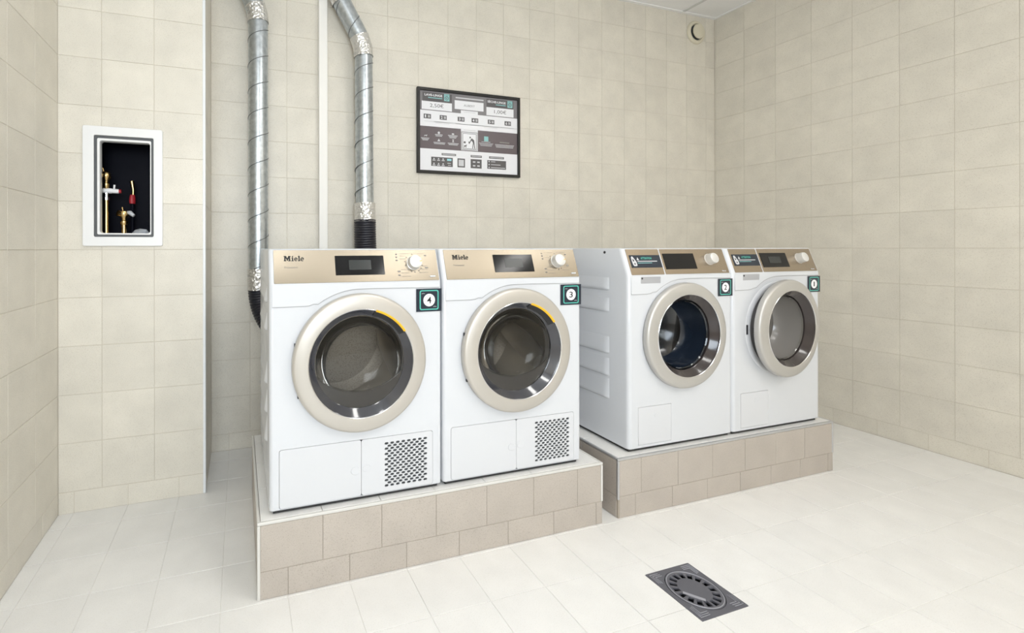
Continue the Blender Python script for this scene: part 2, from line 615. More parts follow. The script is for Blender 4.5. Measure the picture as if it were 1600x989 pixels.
# pillar
pm = holed_mesh(XL - .1, XP - T, -.05, ZC + .1, [NB], 0.05)
fp = frame_matrix((0, YP, 0), (1, 0, 0), (0, 0, 1), (0, -1, 0))
pm.transform(fp @ Matrix.Translation((0, 0, -T)))
wall_pillar = struct('wall_pillar', pm, 'grout')
tiles(wall_pillar, fp, breaks(XL, XP - .004, -0.556), zr, 'wall_tile', holes=[NB])
base_pillar = struct('baseboard_pillar', box(XL, XP - T, YP + T - .001, YP + T + .001, 0, Z0), 'grout')
tiles(base_pillar, fp, breaks(XL, XP - .004, -0.058), [0, Z0], 'wall_tile')
wall_pside = struct('wall_pillar_side', box(XP - .05, XP - T, YP + .056, YB + .1, -.05, ZC + .1), 'grout')
fs = frame_matrix((XP, 0, 0), (0, 1, 0), (0, 0, 1), (1, 0, 0))
tiles(wall_pside, fs, breaks(YP + .004, YB, 2.32), zr, 'wall_tile')
base_pside = struct('baseboard_pillar_side', box(XP - T - .001, XP - T + .001, YP, YB, 0, Z0), 'grout')
tiles(base_pside, fs, breaks(YP + .004, YB, 2.405), [0, Z0], 'wall_tile')
tr = struct('trim_1', box(XP - .0115, XP + .0012, YP - .0012, YP + .0115, 0.0, ZC, 0.0035, 2), 'trim_white')
# front wall with a window, behind the camera
WN = (-0.55, 0.75, 1.05, 2.15)
fm_ = holed_mesh(XL - .1, XR + .1, -.05, ZC + .1, [WN], 0.15)
fm_.transform(frame_matrix((0, YF - .15, 0), (1, 0, 0), (0, 0, 1), (0, -1, 0)))
wall_front = struct('wall_front', fm_, 'plaster')
win = struct('window_1', plate([[(WN[0], WN[2]), (WN[1], WN[2]), (WN[1], WN[3]), (WN[0], WN[3])],
             [(WN[0] + .05, WN[2] + .05), (.075, WN[2] + .05), (.075, WN[3] - .05), (WN[0] + .05, WN[3] - .05)],
             [(.125, WN[2] + .05), (WN[1] - .05, WN[2] + .05), (WN[1] - .05, WN[3] - .05), (.125, WN[3] - .05)]],
             YF - .12, YF - .06), 'trim_white')
for a, b in ((WN[0] + .05, .075), (.125, WN[1] - .05)):
    link('pane', box(a, b, YF - .094, YF - .088, WN[2] + .05, WN[3] - .05), 'pane_clear', win)
# ceiling: lay-in panels in a grid of bars
ceil = struct('ceiling', box(XL - .1, XR + .1, YF - .1, YB + .1, ZC + .02, ZC + .1), 'ceiling_white')
cx = breaks(XL, XR, 3.20 - 0.6 * 7, 0.6)
cy = breaks(YF, YB, YB - 0.6 * 8 + .31, 0.6)
for i in range(len(cx) - 1):
    for j in range(len(cy) - 1):
        link('ceiling_panel', box(cx[i] + .010, cx[i + 1] - .010, cy[j] + .010, cy[j + 1] - .010, ZC - .001, ZC + .012), 'ceiling_white', ceil)
for x in cx[1:-1]:
    link('grid_bar', box(x - .0115, x + .0115, YF, YB - .02, ZC - .005, ZC + .021), 'grid_white', ceil)
for y in cy[1:-1]:
    for i in range(len(cx) - 1):
        link('cross_bar', box(cx[i] + .0118, cx[i + 1] - .0118, y - .0115, y + .0115, ZC - .0045, ZC + .021), 'grid_white', ceil)
struct('trim_2', box(XP, XR, YB - .02, YB, ZC - .007, ZC + .015), 'ceiling_white')
struct('trim_3', box(XR - .02, XR, YF, YB - .02, ZC - .007, ZC + .015), 'ceiling_white')

# ceiling lamps (they light the room; all of them hang outside the photograph's frame)
lampnames = ['long ceiling lamp above the middle of the front floor', 'long ceiling lamp nearest the machines',
             'long ceiling lamp by the right wall', 'long ceiling lamp added by the left wall to fill light']  # the last lamp is added to brighten the washer's left flank
for (x, y), lab in zip(LAMP_SPOTS, lampnames):
    t = thing('ceiling_lamp', lab, 'lamp', (x, y, ZC), 'long ceiling lamps')
    link('lamp_frame', box(-.15, .15, -.60, .60, -.030, -.006, .004), 'trim_white', t)
    link('diffuser', box(-.135, .135, -.585, .585, -.034, -.0305), 'lamp_glow', t)

# ------------------------------------------------------------------ plinths
PH = 0.242
def plinth(name, label, x0, x1, y0, y1, ujoint, bjoint, metal):
    t = thing(name, label, 'plinth', ((x0 + x1) / 2, y0, 0), 'tiled machine plinths')
    o = Vector(t.location)
    loc = lambda v: tuple(Vector(v) - o)
    core = box(x0 + T, x1 - T, y0 + T, y1, 0, PH - .008)
    core.transform(Matrix.Translation(-o))
    link('core', core, 'plinth_grout', t)
    f = frame_matrix(loc((0, y0, 0)), (1, 0, 0), (0, 0, 1), (0, -1, 0))
    e = 0.009
    tiles(t, f, breaks(x0 + e, x1 - e, ujoint), [Z0 - .002, PH - .0105], 'plinth_tile')
    tiles(t, f, breaks(x0 + (e if metal else .002), x1 - .002, bjoint), [0, Z0 - .002], 'plinth_tile', name='skirting_tile')
    fl = frame_matrix(loc((x0, 0, 0)), (0, -1, 0), (0, 0, 1), (-1, 0, 0))
    tiles(t, fl, breaks(-y1, -y0 - e, -y0 - .2), [Z0 - .002, PH - .0105], 'plinth_tile')
    tiles(t, fl, breaks(-y1, -y0 - e, -y0 - .11), [0, Z0 - .002], 'plinth_tile', name='skirting_tile')
    fr = frame_matrix(loc((x1, 0, 0)), (0, 1, 0), (0, 0, 1), (1, 0, 0))
    tiles(t, fr, breaks(y0 + e, y1, y0 + .2), [Z0 - .002, PH - .0105], 'plinth_tile')
    tiles(t, fr, breaks(y0 + e, y1, y0 + .11), [0, Z0 - .002], 'plinth_tile', name='skirting_tile')
    ft = Matrix.Translation(loc((0, 0, PH)))
    tiles(t, ft, breaks(x0 + e, x1 - e, ujoint), breaks(y0 + e, y1, y0 + .2), 'floor_tile', name='top_tile')
    mk = 'trim_metal' if metal else 'trim_pale'
    bev = 0.0025
    def trim(a):
        me = box(*a, bev)
        me.transform(Matrix.Translation(-o))
        link('edge_trim', me, mk, t)
    b0 = 0 if not metal else 0.075
    trim((x0 - .001, x0 + .0085, y0 - .001, y0 + .0085, b0, PH - .0105))
    trim((x1 - .0085, x1 + .001, y0 - .001, y0 + .0085, Z0 - .002, PH - .0105))
    trim((x0 - .001, x1 + .001, y0 - .001, y0 + .0085, PH - .0100, PH))
    trim((x0 - .001, x0 + .0085, y0 + .0086, y1, PH - .0100, PH))
    trim((x1 - .0085, x1 + .001, y0 + .0086, y1, PH - .0100, PH))
    return t
plinth('tiled_plinth', 'low beige tiled plinth carrying dryers 4 and 3, white edge trim at its corner', 0.050, 1.376, 1.414, 2.086, 0.2545, 0.1435, False)
plinth('tiled_plinth', 'low beige tiled plinth carrying washers 2 and 1, silver metal edge trim at its corner', 1.456, 2.784, 1.418, 2.10, 1.5775, 1.5465, True)

# ------------------------------------------------------------------ machines
YM = 1.437
ZB = 0.736                 # foot of the sloping control panel
SL = math.atan2(0.036, 0.110)
PL = 0.110 / math.cos(SL)
SM = Matrix.Translation((0, 0, ZB)) @ Matrix.Rotation(-SL, 4, 'X')

def shell(w, d, r):
    n = 4
    ring = []
    for cx, cy, a in ((w / 2 - r, r, 270), (w / 2 - r, d - r, 0), (-w / 2 + r, d - r, 90), (-w / 2 + r, r, 180)):
        for i in range(n + 1):
            t = R(a + 90 * i / n)
            ring.append((cx + r * math.cos(t), cy + r * math.sin(t)))
    lev = [(0.012, 0, 0.004), (0.016, 0, 0), (ZB, 0, 0), (ZB + .110, .036, 0), (.8485, .0385, .001), (.850, .042, .0045)]
    V, F = [], []
    k = len(ring)
    for z, sh, ins in lev:
        for x, y in ring:
            yy = y + sh * (1 - y / d)
            s = 1 - 2 * ins / w
            V.append((x * s, d / 2 + (yy - d / 2) * s, z))
    for l in range(len(lev) - 1):
        for q in range(k):
            q2 = (q + 1) % k
            if q == k - 1 and lev[l + 1][0] <= ZB:
                continue                               # open front, closed by the front panel
            F.append((l * k + q, l * k + q2, (l + 1) * k + q2, (l + 1) * k + q))
    F.append(tuple((len(lev) - 1) * k + q for q in range(k)))
    F.append(tuple(range(k))[::-1])
    return mesh(V, F)

def rib(x, y0, y1, z0, z1):
    """Pressed rib on the left flank: slopes out downwards and folds back under, rounded at the front end."""
    rows = [(z1, 0.0), (z0 + .018, .0085), (z0 + .010, .0095), (z0 + .004, .007), (z0, 0.0)]
    V, F = [], []
    n = 10
    for z, b in rows:
        for i in range(n + 1):
            t = i / n
            if i == 0: f, y = 0.0, y0
            else:
                f = min(1.0, (t / 0.14)) ; f = math.sqrt(max(0, 1 - (1 - f) ** 2))
                y = y0 + (y1 - y0) * (t ** 1.6)
            if i == n: f = 0
            V.append((x - b * f + (0.0003 if b == 0 else 0), y, z))
    m = n + 1
    for a in range(len(rows) - 1):
        for i in range(n):
            F.append((a * m + i, a * m + i + 1, (a + 1) * m + i + 1, (a + 1) * m + i))
    return mesh(V, F)

def brand(pr, x0, x1, z0, z1, col):
    sx, sz = (x1 - x0) / 5.0, (z1 - z0)
    X = lambda v: x0 + v * sx
    Z = lambda v: z0 + v * sz
    r = lambda a, b, c, d: pr.rect(X(a), X(b), Z(c), Z(d), col)
    r(.12, .5, 0, 1); r(1.2, 1.6, 0, 1)
    pr.poly([(X(.3), Z(1)), (X(.62), Z(1)), (X(.95), Z(.38)), (X(.95), Z(0.08)), (X(.78), Z(.08))], col)
    pr.poly([(X(1.42), Z(1)), (X(1.1), Z(1)), (X(.78), Z(.38)), (X(.78), Z(.08)), (X(.95), Z(.08))], col)
    r(0, .62, 0, .12); r(1.08, 1.74, 0, .12); r(0, .5, .88, 1); r(1.2, 1.74, .88, 1)
    r(1.98, 2.32, 0, .68); r(1.85, 2.46, 0, .12); r(1.87, 2.2, .57, .68)
    pr.disc(X(2.14), Z(.87), .17 * sx, col, .12 * sz, 12)
    for c in (2.98, 4.52):
        pr.arc(X(c), Z(.35), .44 * sx, .17 * sx, 5, 320, col, .37 * sz, .24 * sz, 16)
        r(c - .35, c + .42, .31, .42)
    r(3.6, 3.94, 0, 1); r(3.47, 4.08, 0, .12); r(3.49, 3.8, .88, 1)

def number_sticker(parent, x0, x1, z0, z1, y, digit):
    s = link('number_sticker', box(x0, x1, y - .0006, y + .0004, z0, z1), 'navy', parent, label='dark sticker with a teal outline and number ' + digit)
    pr = Print(y - .0008)
    w, h = x1 - x0, z1 - z0
    a = rrect(x0 + w * .13, x1 - w * .12, z0 + h * .07, z1 - h * .06, .007)
    b = rrect(x0 + w * .17, x1 - w * .16, z0 + h * .115, z1 - h * .105, .005)
    pr.band(a, b, 'teal')
    cx, cz = x0 + w * .505, z0 + h * .50
    pr.disc(cx, cz, h * .278, 'print_white')
    pr.up()
    tw = h * (.105 if digit != '1' else .05)
    pr.text(digit, cx - tw, cx + tw, cz - h * .145, cz + h * .145, 'print_black', 0.012 if digit != '1' else 0.0)
    for px, pz in ((x0 + w * .27, z0 + h * .785), (x0 + w * .73, z0 + h * .20)):
        for k in (-1, 0, 1):
            pr.arc(px + k * w * .042, pz - abs(k) * h * .012, h * .03, h * .016, 10, 170, 'print_light', n=4)
    pr.build('sticker_print', s)

def door(t, zc, ro, ri, ringmat, bezmat, kind, handle, mw, label=None):
    D = link('door', lathe([(ro - .012, .0), (ro - .004, -.001), (ro, -.006), (ro, -.020), (ro - .003, -.0255), (ro - .010, -.0285),
                            (ri + .006, -.0345), (ri + .0015, -.0335), (ri, -.030), (ri, -.02)], 96), ringmat, t, mw=mw, smooth=40, label=label)
    rg = ri - .024
    link('door_lip', lathe([(ri + .0018, -.0338), (ri + .0004, -.0350), (ri - .0012, -.0336), (ri - .0012, -.0305), (ri + .001, -.0305)], 96, closed=True), 'chrome', D, smooth=40)
    link('door_bezel', lathe([(ri - .0005, -.030), (ri - .003, -.0285), (rg + .003, -.006), (rg, -.004), (rg, .004)], 96), bezmat, D, smooth=40)
    link('door_seal', lathe([(ro - .02, .002), (rg + .004, .003), (rg + .002, .03), (rg + .03, .045)], 72), 'rubber', D, smooth=40)
    if handle:
        link('handle_recess', lathe([(ri - .020, -.0185), (ri - .001, -.0312), (ri - .001, -.028), (ri - .020, -.015)], 20, R(33), R(76), True), 'black_matte', D, smooth=30)
        link('handle_edge', lathe([(ri - .0045, -.0318), (ri - .001, -.0352), (ri + .0028, -.0358), (ri + .0022, -.0335), (ri - .003, -.031)], 20, R(34), R(75), True), 'yellow', D, smooth=30)
    for a in ((163, 204) if handle else ()):
        x, z = (ro + .0002) * math.cos(R(a)), (ro + .0002) * math.sin(R(a))
        link('hinge', box(x - .0006, x + .006, -.0120, -.004, z - .008, z + .008, .0003), 'latch', D)
    return D, rg

def dryer(xc, digit, label):
    t = thing('tumble_dryer', label, 'dryer', (xc, YM, PH), 'white tumble dryers on the left plinth')
    W, Dp, rr = 0.598, 0.63, 0.012
    hw = W / 2
    link('body', shell(W, Dp, rr), 'enamel', t, smooth=40)
    link('gap_shade', box(-hw + .012, hw - .012, .012, Dp - .012, .0015, .0118), 'feet_dark', t)  # dark slab added to paint the shade in the gap under the machine
    for x in (-hw + .06, hw - .06):
        for y in (.06, Dp - .06):
            link('foot', lathe([(0, 0), (.02, 0), (.02, .0125), (0, .0125)], 16), 'feet_dark', t, mw=Matrix.Translation((x, y, 0)) @ Matrix.Rotation(PI / 2, 4, 'X'))
    zc, ro, ri = 0.4710, 0.2305, 0.1790
    f0, f1, g0, g1 = -.268, .264, .019, .206
    xs = 0.003
    fx = hw - rr
    # front panel with openings for the drum and the service flap
    link('front_panel', plate([[(-fx, .016), (fx, .016), (fx, ZB), (-fx, ZB)], circle(0, zc, .200, 64),
                               rrect(f0 - .0012, f1 + .0012, g0 - .0012, g1 + .0012, .009)], 0, .012), 'enamel', t)
    # raised fascia above a seam that swings around the door
    R0 = .2440
    a1, a2 = 128, 92
    seam = [(-fx - .003, .664), (-.190, .664)]
    seam += [(-.170, .6655), (-.158, .6705)]
    seam += [(R0 * math.cos(R(a)), zc + R0 * math.sin(R(a))) for a in range(126, 91, -3)]
    seam += [(.05, zc + R0 + .0005), (fx + .003, zc + R0 - .002)]
    link('fascia', plate([seam + [(fx + .003, ZB - .001), (-fx - .003, ZB - .001)]], -.0022, .001, .0007), 'enamel', t)
    link('seam_shade', sweep([(u, -.0018, v - .0004) for u, v in seam], .0009, 6), 'seam_shade_grey', t, label='thin grey line drawn as seam shade')  # grey line paints the shade that the fascia edge does not cast
    # service flap, two leaves
    fl = link('service_flap', plate([rrect(f0, xs - .0006, g0, g1, .008)], -.0005, .010), 'plastic_white', t)
    link('flap_grip', plate([circle(xs - .020, .105, .0165, 24, .013)], -.0028, 0.0, .0012), 'plastic_white', fl)
    gr = (.083, .252, .034, .187)
    holes = []
    rows = 17
    rp = (gr[3] - gr[2]) / rows
    cp = .0205
    for i in range(rows):
        z = gr[2] + rp * (i + .5)
        off = (cp / 2 if i % 2 else 0)
        x = gr[0] + .0095 + off
        while x < gr[1] - .008:
            holes.append([(x - .0080, z - .001), (x - .0035, z - .0042), (x + .0045, z - .0042), (x + .0080, z + .001), (x + .0035, z + .0042), (x - .0045, z + .0042)])
            x += cp
    gl = link('grille_flap', plate([rrect(xs + .0006, f1, g0, g1, .008)] + holes, -.0005, .003), 'plastic_white', t)
    link('grille_back', box(gr[0] - .005, gr[1] + .005, .006, .0075, gr[2] - .005, gr[3] + .005), 'gasket', gl)
    link('flap_grip', plate([circle(xs + .018, .108, .0150, 24, .012)], -.0016, 0.0, .0008), 'plastic_white', gl)
    # door
    D, rg = door(t, zc, ro, ri, 'ring_dryer', 'bezel', 'dryer', True, Matrix.Translation((0, 0, zc)))
    link('door_glass', lathe([(rg + .001, -.0035), (rg * .8, -.0065), (rg * .5, -.0085), (0, -.0095)], 64), 'glass_smoke', D, smooth=60)
    link('glass_bowl', lathe([(rg - .004, .004), (rg - .012, .022), (rg - .034, .046), (rg - .07, .062), (.04, .069), (0, .070)], 64), 'glass_bowl', D, smooth=60)
    up = []
    Rz, cz = .212, .108
    for a in range(0, 41):
        x = -.1495 + .299 * a / 40
        up.append((x, cz - math.sqrt(Rz * Rz - x * x)))
    lo = [(rg * math.cos(R(a)), rg * math.sin(R(a))) for a in range(-14, -167, -4)]
    link('door_sill', plate([up + lo], .0, .006, .001), 'sill_grey', D)
    link('sill_edge', sweep([(x, .0015, z + .002) for x, z in up], .0035, 8), 'glass_clear', D, smooth=60)
    # drum
    dm = link('drum', lathe([(.165, .05), (.235, .075), (.238, .40)], 72, cz=zc), 'drum_steel', t, smooth=60)
    link('drum_back', lathe([(.238, .40), (.19, .41), (.185, .40), (0, .40)], 64, cz=zc), 'drum_back', dm, smooth=40)
    for k in range(3):
        a = R(215 + 120 * k)
        pth = []
        for i in range(9):
            aa = a + .5 * (i / 8)
            r_ = .205
            pth.append((r_ * math.cos(aa), .09 + .29 * i / 8, zc + r_ * math.sin(aa)))
        link('drum_paddle', sweep(pth, [.038, .042, .045, .047, .048, .047, .045, .04, .03], 12), 'drum_steel', dm, smooth=60)
    # control panel
    pw0, pw1 = -.284, .2915
    cp_ = link('control_panel', plate([rrect(pw0, pw1, .002, PL - .001, .003)], -.0018, .001, .0006), 'panel_dryer', t, mw=SM)
    ds = link('display', plate([[(-.082, .026), (.090, .026), (.090, .094), (-.082, .094)]], -.0030, -.0018), 'black_gloss', cp_)
    link('screen', plate([[(-.035, .044), (.043, .044), (.043, .078), (-.035, .078)]], -.0034, -.0030), 'screen', ds)
    kx, kz = .2005, .0655
    kb = link('knob', lathe([(.026, -.0018), (.026, -.004), (.0245, -.0045), (.0238, -.022), (.0225, -.0265), (.019, -.0278), (0, -.0278)], 48, cx=kx, cz=kz), 'knob_silver', cp_, smooth=35)
    link('knob_mark', box(kx + .013, kx + .0215, -.0288, -.0278, kz - .001, kz + .0012), 'yellow', kb)
    link('start_button', box(.2570, .2770, -.0050, -.0018, .0135, .0185, .0008), 'plastic_white', cp_)
    pr = Print(-.0024)
    pb = Print(-.0024)
    brand(pb, -.251, -.185, .077, .0945, 'print_black')
    pb.build('brand_print', cp_)
    pr.text('Professional', -.250, -.207, .0525, .0585, 'print_grey')
    for x0, x1, z in ((.150, .188, .1005), (.206, .245, .1005), (.150, .172, .0915), (.150, .172, .080), (.150, .178, .042), (.150, .180, .030), (.150, .185, .017),
                      (.226, .252, .054), (.222, .252, .042), (.218, .252, .030)):
        pr.rect(x0, x1, z, z + .0009, 'print_grey')
    for x, z, w in ((.138, .098, .006), (.138, .088, .006), (.138, .076, .007), (.1425, .0355, .010), (.1425, .022, .008), (.2475, .093, .008), (.2475, .048, .012)):
        pr.rect(x - w / 2, x + w / 2, z - .0022, z + .0022, 'print_grey')
    for a in (62, 95, 140, 170, 196, 225, 250, 272, 300, 325, 345):
        x, z = kx + .0325 * math.cos(R(a)), kz + .0325 * math.sin(R(a))
        pr.rect(x - .0018, x + .0018, z - .0018, z + .0018, 'print_grey')
    pr.build('panel_print', cp_)
    number_sticker(t, .202, .2985, .6285, .7085, -.0024, digit)
    return t

def washer(xc, digit, label, ajar):
    t = thing('washing_machine', label, 'washing machine', (xc, YM + .004, PH), 'white washing machines on the right plinth')
    W, Dp, rr = 0.595, 0.62, 0.016
    hw = W / 2
    link('body', shell(W, Dp, rr), 'enamel', t, smooth=40)
    link('gap_shade', box(-hw + .012, hw - .012, .012, Dp - .012, .0015, .0118), 'feet_dark', t)  # dark slab standing in for the shade beneath the washer
    for x in (-hw + .06, hw - .06):
        for y in (.06, Dp - .06):
            link('foot', lathe([(0, 0), (.02, 0), (.02, .0125), (0, .0125)], 16), 'feet_dark', t, mw=Matrix.Translation((x, y, 0)) @ Matrix.Rotation(PI / 2, 4, 'X'))
    zc, ro, ri = 0.4755, 0.2265, 0.1765
    fx = hw - rr
    f0, f1, g0, g1 = -.247, -.067, .028, .184
    link('front_panel', plate([[(-fx, .016), (fx, .016), (fx, ZB), (-fx, ZB)], circle(0, zc, .195, 64),
                               rrect(f0 - .0012, f1 + .0012, g0 - .0012, g1 + .0012, .004)], 0, .012), 'enamel', t)
    R0 = .2420
    seam = [(-fx - .003, .658), (-.200, .658), (-.182, .6600), (-.170, .6655)]
    seam += [(R0 * math.cos(R(a)), zc + R0 * math.sin(R(a))) for a in range(128, 93, -3)]
    seam += [(.03, zc + R0 + .001), (.13, zc + R0 + .001), (fx + .003, zc + R0 - .001)]
    link('seam_shade', sweep([(u, -.0018, v - .0004) for u, v in seam], .0009, 6), 'seam_shade_grey', t, label='thin grey line drawn as seam shade')  # seam shade drawn as a grey line
    hx0, hx1, hz0, hz1 = -.234, -.126, .702, .729
    link('fascia', plate([seam + [(fx + .003, ZB - .001), (-fx - .003, ZB - .001)], rrect(hx0, hx1, hz0, hz1, .002)], -.0022, .001, .0007), 'enamel', t)
    gp = link('drawer_grip', plate([[(hx0 - .004, hz0 - .004), (hx1 + .004, hz0 - .004), (hx1 + .004, hz1 + .004), (hx0 - .004, hz1 + .004)]], -.0006, -.0001), 'recess_grey', t, label='grey recessed drawer grip')
    link('grip_catch', plate([circle(hx0 + .008, hz1 - .006, .004, 12)], -.0016, -.0006), 'latch', gp)
    fl = link('service_flap', plate([rrect(f0, f1, g0, g1, .004)], -.0005, .010), 'plastic_white', t)
    link('flap_grip', plate([circle((f0 + f1) / 2 + .006, .146, .010, 20, .010)], -.0012, 0.0, .0005), 'plastic_white', fl)
    mw = Matrix.Translation((0, 0, zc))
    if ajar:
        hxp = ro
        mw = Matrix.Translation((.012, -.006, zc)) @ Matrix.Translation((hxp, 0, 0)) @ Matrix.Rotation(R(3.0), 4, 'Z') @ Matrix.Translation((-hxp, 0, 0))
    D, rg = door(t, zc, ro, ri, 'ring_washer', 'bezel_warm', 'washer', False, mw)
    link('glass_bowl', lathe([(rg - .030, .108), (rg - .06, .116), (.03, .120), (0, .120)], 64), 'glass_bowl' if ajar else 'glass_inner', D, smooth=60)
    link('bowl_wall', lathe([(rg - .004, .0), (rg - .007, .05), (rg - .014, .088), (rg - .030, .108)], 64), 'bowl_grey_reflect' if ajar else 'bowl_blue_reflect', D, smooth=60)  # side of the glass bowl, its reflections painted by colour
    link('bowl_rim', lathe([(rg - .001, .002), (rg - .006, -.001), (rg - .010, .003), (rg - .006, .006)], 72, closed=True), 'glass_clear', D, smooth=60)
    link('porthole_rim', lathe([(.219, -.0002), (.217, -.0018), (.188, -.0018), (.186, .010)], 72, cz=zc), 'plastic_white', t, smooth=40)
    if ajar:
        link('lock_plate', box(-.214, -.205, -.0045, -.0018, zc - .022, zc + .022, .0008), 'latch', t)
        link('door_latch', box(-ro + .014, -ro + .024, -.001, .008, -.012, .012, .002), 'latch', D)
    link('tub_seal', lathe([(.195, .012), (.178, .014), (.170, .03), (.175, .05), (.20, .06)], 72, cz=zc), 'rubber', t, smooth=50)
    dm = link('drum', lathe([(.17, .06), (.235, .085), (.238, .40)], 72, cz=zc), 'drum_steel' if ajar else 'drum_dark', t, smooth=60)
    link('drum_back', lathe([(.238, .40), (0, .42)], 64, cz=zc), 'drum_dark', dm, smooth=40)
    for k in range(3):
        a = R(200 + 120 * k)
        pth = [(.21 * math.cos(a + .35 * i / 8), .1 + .27 * i / 8, zc + .21 * math.sin(a + .35 * i / 8)) for i in range(9)]
        link('drum_paddle', sweep(pth, [.03, .036, .04, .042, .042, .041, .038, .034, .025], 12), 'drum_steel', dm, smooth=60)
    # detergent drawer front and control panel on the slope
    dp = link('drawer_front', plate([rrect(-.280, -.1015, .002, PL - .001, .003)], -.0018, .001, .0006), 'panel_washer', t, mw=SM)
    st = link('warning_sticker', plate([[(-.270, .033), (-.097 - .0065, .033), (-.097 - .0065, .088), (-.270, .088)]], -.0026, -.0018), 'navy', dp, label='dark warning sticker with a white bottle symbol')
    pr = Print(-.0028)
    pr.poly([(-.262, .0780), (-.258, .0830), (-.252, .0815), (-.244, .068), (-.238, .058), (-.2375, .043), (-.243, .040), (-.256, .040), (-.260, .046), (-.2625, .062)], 'print_light')
    pr.up()
    pr.poly([(-.2565, .070), (-.253, .072), (-.248, .062), (-.2555, .060)], 'navy')
    pr.disc(-.249, .050, .0045, 'poster_grey', n=10)
    pr.poly([(-.2350, .0660), (-.2215, .0660), (-.228, .0790)], 'print_light')
    pr.text('ATTENTION', -.211, -.152, .0690, .0790, 'teal', 0.012)
    pr.rect(-.232, -.125, .0590, .0625, 'print_light')
    pr.rect(-.232, -.155, .0520, .0545, 'poster_teal')
    pr.build('sticker_print', st)
    cp_ = link('control_panel', plate([rrect(-.0945, .2800, .002, PL - .001, .003)], -.0018, .001, .0006), 'panel_washer', t, mw=SM)
    ds = link('display', plate([[(-.085, .024), (.0935, .024), (.0935, .094), (-.085, .094)]], -.0030, -.0018), 'black_gloss', cp_)
    if ajar:
        link('screen', plate([[(-.035, .044), (.045, .044), (.045, .076), (-.035, .076)]], -.0034, -.0030), 'screen', ds)
    kx, kz = .1800, .0655
    kb = link('knob', lathe([(.026, -.0018), (.026, -.004), (.0245, -.0045), (.0238, -.025), (.0225, -.0295), (.019, -.0308), (0, -.0308)], 48, cx=kx, cz=kz), 'knob_silver', cp_, smooth=35)
    pr = Print(-.0024)
    pb = Print(-.0024)
    brand(pb, .238, .262, .009, .0145, 'print_light')
    pb.build('brand_print', cp_)
    for a in range(40, 330, 29):
        x, z = kx + .0325 * math.cos(R(a)), kz + .0325 * math.sin(R(a))
        pr.rect(x - .0013, x + .0013, z - .0013, z + .0013, 'print_grey')
    pr.build('panel_print', cp_)
    number_sticker(t, .207, .2955, .6350, .7125, -.0024, digit)
    if not ajar:
        link('side_screw', lathe([(0, -.001), (.006, -.001), (.006, .001), (0, .001)], 12), 'latch', t, mw=Matrix.Translation((-hw, .125, .832)) @ Matrix.Rotation(PI / 2, 4, 'Z'))
    return t

d4 = dryer(0.3865, '4', 'white tumble dryer with number 4 sticker and bronze control panel, beside the taped duct')
d3 = dryer(0.9915, '3', 'white tumble dryer with number 3 sticker and bronze control panel, beside dryer 4')
w2 = washer(1.8335, '2', 'white washing machine with number 2 sticker, closed dark door and ribbed flank', False)
w1 = washer(2.4310, '1', 'white washing machine with number 1 sticker and door slightly ajar', True)
for t, hw in ((d4, .299), (w2, .2975)):
    for z0, z1 in ((.666, .724), (.571, .635), (.390, .468), (.292, .373), (.194, .285)):
        link('side_rib', rib(-hw, .100, .50, z0, z1), 'enamel', t, smooth=50)

# ------------------------------------------------------------------ ducts
def spiral(cx, cy, z0, z1, r, pitch, ph):
    n = int((z1 - z0) / pitch * 40)
    pts = []
    for i in range(n + 1):
        z = z0 + (z1 - z0) * i / n
        a = ph + 2 * PI * (z - z0) / pitch
        pts.append((cx + r * math.cos(a), cy + r * math.sin(a), z))
    return sweep(pts, .0024, 6)

def tape(parent, pts, r):
    n = 16
    pp = []
    for i in range(len(pts) - 1):
        for k in range(n):
            pp.append(Vector(pts[i]).lerp(Vector(pts[i + 1]), k / n))
    pp.append(Vector(pts[-1]))
    return link('foil_tape', sweep(pp, r, 40, False, 0.022), 'foil', parent, smooth=25, label='crinkled silver tape')

def hose(parent, pts, r):
    L = sum((pts[i + 1] - pts[i]).length for i in range(len(pts) - 1))
    n = int(L / .0017)
    # resample evenly
    out, acc, i, want = [pts[0]], 0.0, 0, L / n
    cum = [0]
    for q in range(len(pts) - 1):
        cum.append(cum[-1] + (pts[q + 1] - pts[q]).length)
    rr = []
    out = []
    q = 0
    for k in range(n + 1):
        s = L * k / n
        while q < len(pts) - 2 and cum[q + 1] < s:
            q += 1
        f = (s - cum[q]) / max(1e-9, cum[q + 1] - cum[q])
        out.append(pts[q].lerp(pts[q + 1], f))
        rr.append(r - .0035 + .0035 * (abs(math.cos(PI * s / .0136)) ** .6))
    return link('flexible_hose', sweep(out, rr, 28), 'hose_black', parent, smooth=60, label='black corrugated hose')

# duct behind dryer 4
cy = YB - .085
t = thing('ventilation_duct', 'galvanised spiral duct on the wall beside the pillar, ending in black hose', 'duct', (0.093, cy, 0.6), 'spiral ventilation ducts on the back wall')
o = Vector(t.location)
x = 0.0935
loc = lambda p: Vector(p) - o
b1 = (x, cy, 2.30)
b2 = (x - .012, cy, 2.36)
b3 = (x - .20, cy, 2.80)
top = (x - .20, cy, ZC - .002)
link('pipe', sweep([loc((x, cy, .93)), loc(b1)], .0515, 48, False), 'galvanised', t, smooth=50)
link('spiral_seam', spiral(x - o.x, 0, .95 - o.z, 2.27 - o.z, .0515, .137, 2.6), 'seam_grey', t, smooth=60)
link('elbow', sweep([loc((x, cy, 2.27)), loc((x - .004, cy, 2.33)), loc((x - .024, cy, 2.40)), loc((x - .075, cy, 2.52)), loc((x - .11, cy, 2.60)), loc((x - .125, cy, 2.66)), loc((x - .125, cy, ZC - .004))], .0515, 48, False), 'galvanised', t, smooth=50)
tape(t, [loc((x, cy, 2.295)), loc((x - .003, cy, 2.34)), loc((x - .016, cy, 2.385))], .0545)
